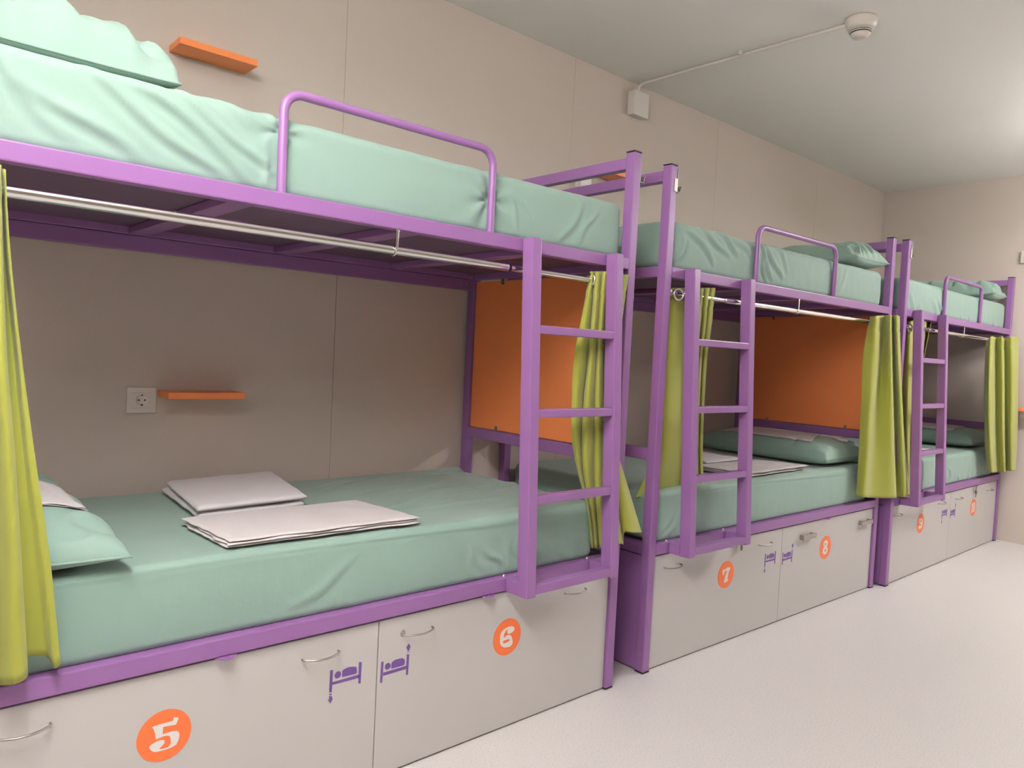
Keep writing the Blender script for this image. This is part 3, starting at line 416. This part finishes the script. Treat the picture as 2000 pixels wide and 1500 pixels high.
mattress('mint green mattress on the upper level of the middle bunk bed', 1, 0.046, 1.985, UZ0, UZ1-0.002, [(a, b, c, d, e*1.4, f) for a, b, c, d, e, f in crB]+rand_creases(5, 15, 0.1, 1.8, 0.3, 1.0, 0.5, 0.003, 0.02), 3, r=0.035, pinches=[(0.615, 0.2, 0.005, 0.04), (1.34, 0.17, 0.004, 0.04)])
mattress('mint green mattress on the lower level of the middle bunk bed, folded towels on it', 1, 0.046, 1.955, LZ0, LZ1, [(0.0, 0.193, 1.9, 0.193, 0.0025, 0.005), (0.03, 0.02, 0.12, 0.15, 0.005, 0.012), (0.06, 0.02, 0.18, 0.12, 0.004, 0.012)]+rand_creases(6, 10, 0.2, 1.7, 0.3, 0.8, 0.4, 0.003, 0.02), 4, r=0.022, y0=0.026)
mattress('mint green mattress on the upper level of the farthest bunk bed', 2, 0.050, 1.990, UZ0, UZ1-0.005, rand_creases(7, 10, 0.05, 1.7, 0.05, 0.16, -1.0, 0.006, 0.014, (0.1, 0.2))+rand_creases(8, 14, 0.1, 1.8, 0.3, 1.0, 0.5, 0.003, 0.02), 5, r=0.035)
mattress('mint green mattress on the lower level of the farthest bunk bed', 2, 0.046, 1.94, LZ0, LZ1, rand_creases(9, 12, 0.6, 1.8, 0.04, 0.14, -1.0, 0.006, 0.014, (0.08, 0.2))+rand_creases(10, 14, 0.1, 1.8, 0.3, 1.0, 0.8, 0.005, 0.02), 6, r=0.03, y0=0.026)

# ------------------------------------------------------------------ pillows
def pillow(label, c, lx, ly, th, rz=0, tilt=(0, 0), seed=0, rough=0.008, soft=0.5, low=0.38, wr=1.0, extra=()):
    n, m = 64, 96; us = np.linspace(-1, 1, n); vs_ = np.linspace(-1, 1, m); U, V = np.meshgrid(us, vs_, indexing='ij')
    # rectangle whose sides bow inward, so the corners stand out
    X = U*lx/2*(1-0.055*(1-V**2)**1.0*np.abs(U)**4+0.0); Y = V*ly/2*(1-0.035*(1-U**2)*np.abs(V)**4)
    T = (np.clip(1-np.abs(U)**2.6, 0, 1)**soft)*(np.clip(1-np.abs(V)**4.5, 0, 1)**soft)
    g = random.Random(seed); wrk = np.zeros_like(X)
    for k in range(26):
        side = g.choice([0, 1, 2, 3]); q = g.uniform(-0.9, 0.9); ln = g.uniform(0.25, 0.6)
        if side == 0: ax, ay, bx, by = -1, q, -1+ln*1.1, q+g.uniform(-0.2, 0.2)
        elif side == 1: ax, ay, bx, by = 1, q, 1-ln*1.1, q+g.uniform(-0.2, 0.2)
        elif side == 2: ax, ay, bx, by = q, -1, q+g.uniform(-0.3, 0.3), -1+ln*0.6
        else: ax, ay, bx, by = q, 1, q+g.uniform(-0.3, 0.3), 1-ln*0.6
        ax *= lx/2; bx *= lx/2; ay *= ly/2; by *= ly/2
        wrk += creases(X, Y, [(ax, ay, bx, by, -rough*g.uniform(0.4, 1.1), 0.012*g.uniform(0.7, 1.6))])
    wrk += creases(X, Y, extra)
    nz = np.array([[noise.noise(Vector((X[i, j]*9+seed*3, Y[i, j]*9, seed))) for j in range(m)] for i in range(n)])*0.010*wr
    edge = np.clip(T*3, 0, 1)
    zt = T*th*(1-low)+(wrk+nz)*edge; zb = -T*th*low
    hem = 0.0
    top = np.stack([X, Y, zt+hem], 2); bot = np.stack([X, Y, np.minimum(zb, zt-0.002)], 2)
    t = thing('pillow', label, 'pillow', c, rz)
    vsl = top.reshape(-1, 3).tolist()+bot.reshape(-1, 3).tolist(); N = n*m; fs = []
    for i in range(n-1):
        for j in range(m-1):
            a = i*m+j; fs.append((a, a+m, a+m+1, a+1)); fs.append((N+a, N+a+1, N+a+m+1, N+a+m))
    bd = [(i*m) for i in range(n)]+[(n-1)*m+j for j in range(1, m)]+[i*m+m-1 for i in range(n-2, -1, -1)]+[j for j in range(m-2, 0, -1)]
    for k in range(len(bd)):
        a, b = bd[k], bd[(k+1) % len(bd)]; fs.append((a, b, N+b, N+a))
    me = bpy.data.meshes.new('pillowcase'); me.from_pydata(vsl, [], fs); me.update()
    bm = bmesh.new(); bm.from_mesh(me); bmesh.ops.recalc_face_normals(bm, faces=bm.faces[:]); bm.to_mesh(me); bm.free()
    o = link('pillowcase', me, M['sheet'], t, True)
    t.rotation_euler = (tilt[0], tilt[1], rz)
    cr, sr = math.cos(rz), math.sin(rz)
    def top_at(x, y):
        dx, dy = x-c[0], y-c[1]; a, b_ = dx*cr+dy*sr, -dx*sr+dy*cr
        fu = min(max((a/(lx/2)+1)/2, 0.0), 1.0)*(n-1); fv = min(max((b_/(ly/2)+1)/2, 0.0), 1.0)*(m-1)
        i0, j0 = min(int(fu), n-2), min(int(fv), m-2); w = max(zt[i0:i0+2, j0:j0+2].max(), 0.0)
        return c[2]+w
    sm = MB().tube([(top[i, 0, 0], top[i, 0, 1], 0) for i in range(0, n, 3)]+[(lx/2, -ly/2, 0)], 0.0028, 8).build('hem', M['sheet'], t)
    return top_at

# ------------------------------------------------------------------ folded cloth: layered slabs over a quad
def folded(name, label, cat, quad, z, th, layers, m, seed=0, rdw=0.02, wav=0.002, surf=None, ragged=0.004, fold_edge=None, step=0.004):
    t = MB(); g = random.Random(seed); q = [Vector((a, b, 0)) for a, b in quad]
    for l in range(layers):
        off = [Vector((g.uniform(-step, step), g.uniform(-step, step), 0)) for _ in range(4)]
        c = [q[i]+off[i] for i in range(4)]; z0 = z+th*l/layers; z1 = z+th*(l+1)/layers-0.0006
        n1, n2 = 44, 36
        def P_(u, v, zz):
            p = c[0]*(1-u)*(1-v)+c[1]*u*(1-v)+c[2]*u*v+c[3]*(1-u)*v
            r_ = ragged*noise.noise(Vector((u*6+seed, v*6, l)))
            p = Vector((p.x+(r_ if u in (0, 1) else 0), p.y+(r_ if v in (0, 1) else 0), zz+(surf(p.x, p.y)+0.0015 if surf else 0))); return p
        vs = []; fs = []
        for top in (0, 1):
            for i in range(n1):
                for j in range(n2):
                    u, v = i/(n1-1), j/(n2-1)
                    e = min(u, 1-u, v, 1-v); rd = max(0.0, 1-e/rdw)
                    hh = (z1-z0)*0.5; zc = (z0+z1)/2; zz = zc+(1 if top else -1)*hh*math.sqrt(max(0.0, 1-rd*rd*0.9))
                    if top: zz += wav*noise.noise(Vector((u*5+seed, v*4, l*3.1)))*(1-rd)+0.4*wav*noise.noise(Vector((u*3, v*26+seed, l)))*(1-rd)
                    vs.append(P_(u, v, zz))
        N = n1*n2
        for i in range(n1-1):
            for j in range(n2-1):
                a = i*n2+j; fs.append((a, a+1, a+n2+1, a+n2)); fs.append((N+a, N+a+n2, N+a+n2+1, N+a+1))
        bd = [i*n2 for i in range(n1)]+[(n1-1)*n2+j for j in range(1, n2)]+[i*n2+n2-1 for i in range(n1-2, -1, -1)]+[j for j in range(n2-2, 0, -1)]
        for k in range(len(bd)):
            a, b = bd[k], bd[(k+1) % len(bd)]; fs.append((a, b, N+b, N+a))
        t.add(vs, fs, True)
    return tag(t.build(name, m), label, cat)

# ------------------------------------------------------------------ curtains
def curtain(label, key, rings=(), nu=None, m=None):
    S = CURTAINS[key]; k = len(S); cols = [catmull(s, 60) for s in S]; A = np.array(cols)      # (k, 60, 3)
    n = (k-1)*10+1; P_ = np.stack([catmull(A[:, j, :], n) for j in range(60)], 1)                 # (n, 60, 3)
    o = P_[:, 0, :].copy()
    base = Vector((float(A[:, 0, 0].mean()), float(A[:, 0, 1].mean()), float(A[:, -1, 2].min())))
    P_ = P_-np.array(base)
    # hem stitch line and top band
    for jj in (5,):
        P_[:, jj, 1] += 0.0025
    t = thing('curtain', label, 'curtain', base, 0, 'lime green curtains on the bunk beds')
    grid_mesh('drape', P_, m or M['curtain'], t, solid=0.0028)
    for (x, y, z, r, yw) in rings:
        c = Vector((x, y, z))-base; d = Vector((math.cos(yw), math.sin(yw), 0)); u = Vector((-math.sin(yw), math.cos(yw), 0))
        MB().tube([c+r*(math.cos(q)*u+math.sin(q)*Vector((0, 0, 1))) for q in np.linspace(0, 2*math.pi, 25)[:-1]], 0.0045, 10, closed=True).build('eyelet_ring', M['chrome'], t)
    return t

# ------------------------------------------------------------------ placing soft things
curtain('lime green curtain at the very left edge, head end of the nearest bunk bed', 'A_left')
curtain('lime green curtain bunched behind the ladder of the nearest bunk bed, flaring at its foot', 'A_right', [(1.918, 0.02, 1.495, 0.019, 0.2), (1.990, 0.02, 1.495, 0.019, -0.2)])
curtain('lime green curtain tucked inside the near end of the middle bunk bed, behind its ladder', 'B_left', [(2.405, 0.0, 1.488, 0.021, 1.2)])
curtain('darker olive lime curtain hanging in front of the far post of the middle bunk bed', 'B_right', [(4.115, -0.035, 1.487, 0.021, 1.35)])
curtain('narrow lime curtain behind the ladder of the farthest bunk bed', 'C_left', [(4.565, -0.052, 1.487, 0.021, 1.35)])
curtain('bright lime curtain at the far end of the farthest bunk bed by the end wall', 'C_right', [(6.065, -0.105, 1.482, 0.021, 1.35)])

pillow('crumpled mint pillow at the head of the upper nearest bunk, top left', (0.245, 0.447, UZ1+0.016), 0.60, 0.80, 0.165, rz=0.03, seed=11, rough=0.022, soft=0.30, wr=2.2, low=0.10, extra=[(-0.12, -0.16, 0.03, -0.39, -0.024, 0.020), (0.02, -0.18, 0.14, -0.39, -0.026, 0.020), (0.14, -0.2, 0.25, -0.38, -0.022, 0.018), (-0.24, -0.16, -0.12, -0.39, -0.02, 0.02)])
TOP_A = pillow('mint pillow with a white cloth on it, lower level of the nearest bunk bed', (0.216, 0.416, LZ1+0.033), 0.50, 0.84, 0.14, rz=0.0, seed=12, rough=0.014, soft=0.46, low=0.235)
pillow('crumpled mint pillow on the upper level of the middle bunk bed', (4.14, 0.36, UZ1+0.042), 0.36, 0.74, 0.145, rz=-0.05, seed=13, rough=0.016, soft=0.42, wr=1.8, low=0.28)
TOP_B = pillow('long mint pillow under white cloths, lower level of the middle bunk bed', (4.055, 0.43, LZ1+0.046), 0.46, 0.80, 0.14, rz=-0.02, seed=14, rough=0.005, soft=0.28, low=0.32, wr=0.3)
pillow('crumpled mint pillow on the upper level of the farthest bunk bed', (6.20, 0.33, UZ1+0.042), 0.36, 0.74, 0.15, rz=0.05, seed=15, rough=0.016, soft=0.42, wr=1.8, low=0.27)
TOP_C = pillow('mint pillow with a white cloth on it, lower level of the farthest bunk bed', (6.18, 0.40, LZ1+0.046), 0.42, 0.80, 0.14, rz=0.0, seed=16, rough=0.005, soft=0.30, low=0.32, wr=0.3)

folded('folded_cloth', 'white folded cloth on the pillow of the lower nearest bunk', 'cloth', [(0.10, 0.16), (0.405, 0.13), (0.395, 0.46), (0.10, 0.47)], 0.0, 0.007, 2, M['linen'], 21, 0.02, 0.001, surf=TOP_A)
folded('folded_cloth', 'wide white folded cloth on the long pillow of the lower middle bunk', 'cloth', [(3.87, 0.15), (4.19, 0.25), (4.19, 0.64), (3.88, 0.70)], 0.0, 0.007, 2, M['linen'], 22, 0.02, 0.001, surf=TOP_B)
folded('folded_cloth', 'small white cloth at the front end of the long pillow of the lower middle bunk', 'cloth', [(4.10, 0.075), (4.235, 0.075), (4.235, 0.215), (4.10, 0.215)], 0.0, 0.006, 2, M['linen'], 29, 0.02, 0.001, surf=TOP_B)
folded('folded_cloth', 'white folded cloth on the pillow of the lower farthest bunk', 'cloth', [(6.00, 0.14), (6.32, 0.14), (6.32, 0.62), (6.00, 0.62)], 0.0, 0.007, 2, M['linen'], 23, 0.02, 0.001, surf=TOP_C)
folded('folded_towel', 'thick white towel folded at the back, near the wall on the lower nearest bunk', 'towel', [(0.735, 0.372), (1.075, 0.40), (1.165, 0.86), (0.775, 0.82)], 0.7085, 0.046, 2, M['towel'], 24, 0.07, 0.006, step=0.006)
folded('folded_sheet', 'flat white folded sheet in front of the towel on the lower nearest bunk', 'sheet', [(0.700, 0.055), (1.262, 0.055), (1.235, 0.36), (0.690, 0.352)], 0.7085, 0.022, 3, M['linen'], 25, 0.02, 0.003, ragged=0.010, step=0.008)
folded('folded_sheet', 'flat white folded sheet near the front on the lower middle bunk', 'sheet', [(3.10, 0.07), (3.68, 0.07), (3.62, 0.32), (3.06, 0.33)], 0.7085, 0.022, 3, M['linen'], 26, 0.02, 0.003, ragged=0.012, step=0.010)
folded('folded_towel', 'white folded towel behind the sheet on the lower middle bunk', 'towel', [(3.18, 0.345), (3.52, 0.345), (3.54, 0.66), (3.20, 0.66)], 0.7085, 0.030, 2, M['towel'], 27, 0.05, 0.005, step=0.006)
folded('folded_towel', 'white towel lying on the lower farthest bunk behind the ladder', 'towel', [(5.06, 0.06), (5.37, 0.06), (5.38, 0.30), (5.06, 0.30)], 0.7085, 0.026, 2, M['towel'], 28, 0.04, 0.004)

# ------------------------------------------------------------------ wall things
def wall_shelf(label, x0, x1, z0, z1, depth=0.113):
    return tag(MB().box(x0, x1, WY-depth, WY-0.0005, z0, z1, 0.0012).build('wall_shelf', M['orange']), label, 'shelf', 'orange wall shelves')
wall_shelf('orange wall shelf on the wall above the upper level of the nearest bunk bed', 0.787, 1.047, 2.180, 2.202)
wall_shelf('orange wall shelf beside the socket inside the lower nearest bunk', 0.785, 1.042, 1.019, 1.041)
wall_shelf('orange wall shelf seen between the top end rails of the first two bunk beds', 2.915, 3.175, 2.180, 2.202)
tag(MB().box(FX-0.113, FX-0.0005, -0.46, -0.150, 0.990, 1.012, 0.0012).build('wall_shelf', M['orange']), 'orange wall shelf on the end wall at the right edge', 'shelf', 'orange wall shelves')
def socket(label, cx, cz, w, h, detail=True, end=False):
    t = thing('wall_socket', label, 'socket', (cx, WY-0.0005, cz), 0)
    MB().box(-w/2, w/2, -0.009, 0, -h/2, h/2, 0.002).build('socket_plate', M['plastic'], t)
    if detail:
        MB().box(-0.027, 0.027, -0.0115, -0.009, -0.026, 0.026, 0.001).build('insert_frame', M['plastic'], t)
        f = MB().lathe([(0.0205, 0), (0.0225, 0.0008), (0.0225, 0.0), ], (0, 0, 0), 28)
        cup = MB(); n = 28
        prof = [(0.0225, -0.0125), (0.0200, -0.0135), (0.0190, -0.0122), (0.0, -0.0121)]
        vs = []; fs = []
        for (r, y) in prof: vs += [(r*math.cos(2*math.pi*k/n), y, r*math.sin(2*math.pi*k/n)) for k in range(n)]
        for i in range(3):
            for k in range(n): fs.append((i*n+k, i*n+(k+1) % n, (i+1)*n+(k+1) % n, (i+1)*n+k))
        cup.add(vs, fs, True).build('socket_cup', M['plastic'], t)
        for dx, dz, r in ((-0.0095, 0, 0.0028), (0.0095, 0, 0.0028), (0, 0.0165, 0.0026), (0, -0.0165, 0.0034)):
            MB().plate(circle(dx, dz, r, 14), -0.0128, 0.0008).build('pin_hole', M['black'], t)
    return t
socket('white square wall socket left of the orange shelf inside the lower nearest bunk', 0.7315, 1.008, 0.092, 0.086)
bx = thing('socket_box', 'small white surface box beside the orange shelf between the top end rails', 'socket', (2.81, WY-0.0005, 2.13))
MB().box(-0.045, 0.045, -0.035, 0, -0.035, 0.035, 0.004).build('box_body', M['plastic'], bx)
MB().box(-0.040, 0.040, -0.038, -0.035, -0.030, 0.030, 0.001).build('box_cover', M['plastic'], bx)
sw = thing('wall_switch', 'white wall unit high on the end wall at the right edge', 'switch', (FX-0.0005, -0.150, 2.130))
MB().box(-0.022, 0, -0.085, 0.075, -0.045, 0.045, 0.004).build('switch_plate', M['plastic'], sw)
MB().box(-0.026, -0.022, -0.050, 0.050, -0.028, 0.028, 0.002).build('rocker', M['plastic'], sw)
es = thing('wall_socket', 'white socket under the orange shelf on the end wall', 'socket', (FX-0.0005, -0.185, 0.962))
MB().box(-0.010, 0, -0.045, 0.045, -0.024, 0.024, 0.002).build('socket_plate', M['plastic'], es)

# smoke detector, conduit, junction box
sd = thing('smoke_detector', 'white round smoke detector on the ceiling', 'smoke detector', (3.235, -0.262, HZ))
MB().lathe([(0.0, -0.0005), (0.063, -0.0005), (0.066, -0.008), (0.062, -0.028), (0.052, -0.047), (0.0, -0.047)], (0, 0, 0), 48).build('detector_base', M['plastic'], sd)
MB().lathe([(0.0, -0.047), (0.046, -0.0475), (0.041, -0.064), (0.0, -0.064)], (0, 0, 0), 48).build('detector_chamber', M['black'], sd)
for z in (-0.0515, -0.0585): MB().lathe([(0.049+(z+0.0515)*0.5, z+0.002), (0.050+(z+0.0515)*0.5, z), (0.045, z-0.0018), (0.038, z-0.0005)], (0, 0, 0), 48).build('grille_ring', M['plastic'], sd)
MB().lathe([(0.0, -0.083), (0.018, -0.0825), (0.031, -0.079), (0.040, -0.069), (0.042, -0.0642), (0.0, -0.0642)], (0, 0, 0), 48).build('detector_cap', M['plastic'], sd)
cd = thing('cable_conduit', 'thin white conduit running across the ceiling from the detector to the wall box', 'conduit', (3.2, WY, HZ))
cp = [Vector((3.205+(3.235-3.205)*u, 0.885+(-0.262+0.055-0.885)*u, HZ-0.0085)) for u in np.linspace(1, 0, 14)]
cp += [Vector((3.2045, 0.903, HZ-0.010)), Vector((3.204, 0.918, HZ-0.017)), Vector((3.203, 0.924, HZ-0.030)), Vector((3.203, 0.924, 2.684))]
MB().tube([p-Vector((3.2, WY, HZ)) for p in cp], 0.0082, 12).build('pipe', M['plastic'], cd)
MB().box(-0.027, -0.001, 0.0, 0.012, -0.019, -0.0005, 0.002).build('clip', M['plastic'], cd, (0.0, 0.285-WY, 0.0))
jb = thing('junction_box', 'white square junction box high on the wall below the ceiling', 'junction box', (3.203, WY-0.0005, 2.6175))
MB().box(-0.060, 0.060, -0.042, 0, -0.064, 0.064, 0.004).build('box_body', M['plastic'], jb)
MB().box(-0.062, 0.062, -0.050, -0.042, -0.066, 0.066, 0.003).build('box_lid', M['plastic'], jb)

# coat hooks on the posts
def hook(label, x, y, z, rz, front=True):
    t = thing('coat_hook', label, 'hook', (x, y, z), rz, 'metal hooks on the bed posts')
    mb = MB().box(0.0, 0.0022, -0.034, 0, 0.0, 0.085, 0.0005)
    if front: mb.box(-0.018, -0.001, -0.0345, -0.0325, -0.002, 0.046, 0.0005).box(-0.018, 0.001, -0.036, -0.006, -0.004, -0.002, 0.0005)
    mb.box(-0.0, 0.018, -0.034, -0.006, -0.004, -0.002, 0.0005).bar((0.017, -0.021, -0.003), (0.026, -0.021, 0.022), 0.028, 0.002, 0.0005, ref=(0, 1, 0)).build('hook_strip', M['nickel'], t)
    return t
hook('bent metal hook on the outer post of the nearest bunk bed', 0.096+L+0.0008, 0.036, 1.875, 0, False)
for i, (bl, rz) in enumerate(BEDS[1:]):
    lb = ['bent metal hook on the near post of the middle bunk bed', 'bent metal hook on the near post of the farthest bunk bed'][i]
    hook(lb, bl[0]+W_+0.0012, bl[1]+0.0315, 1.880, rz)
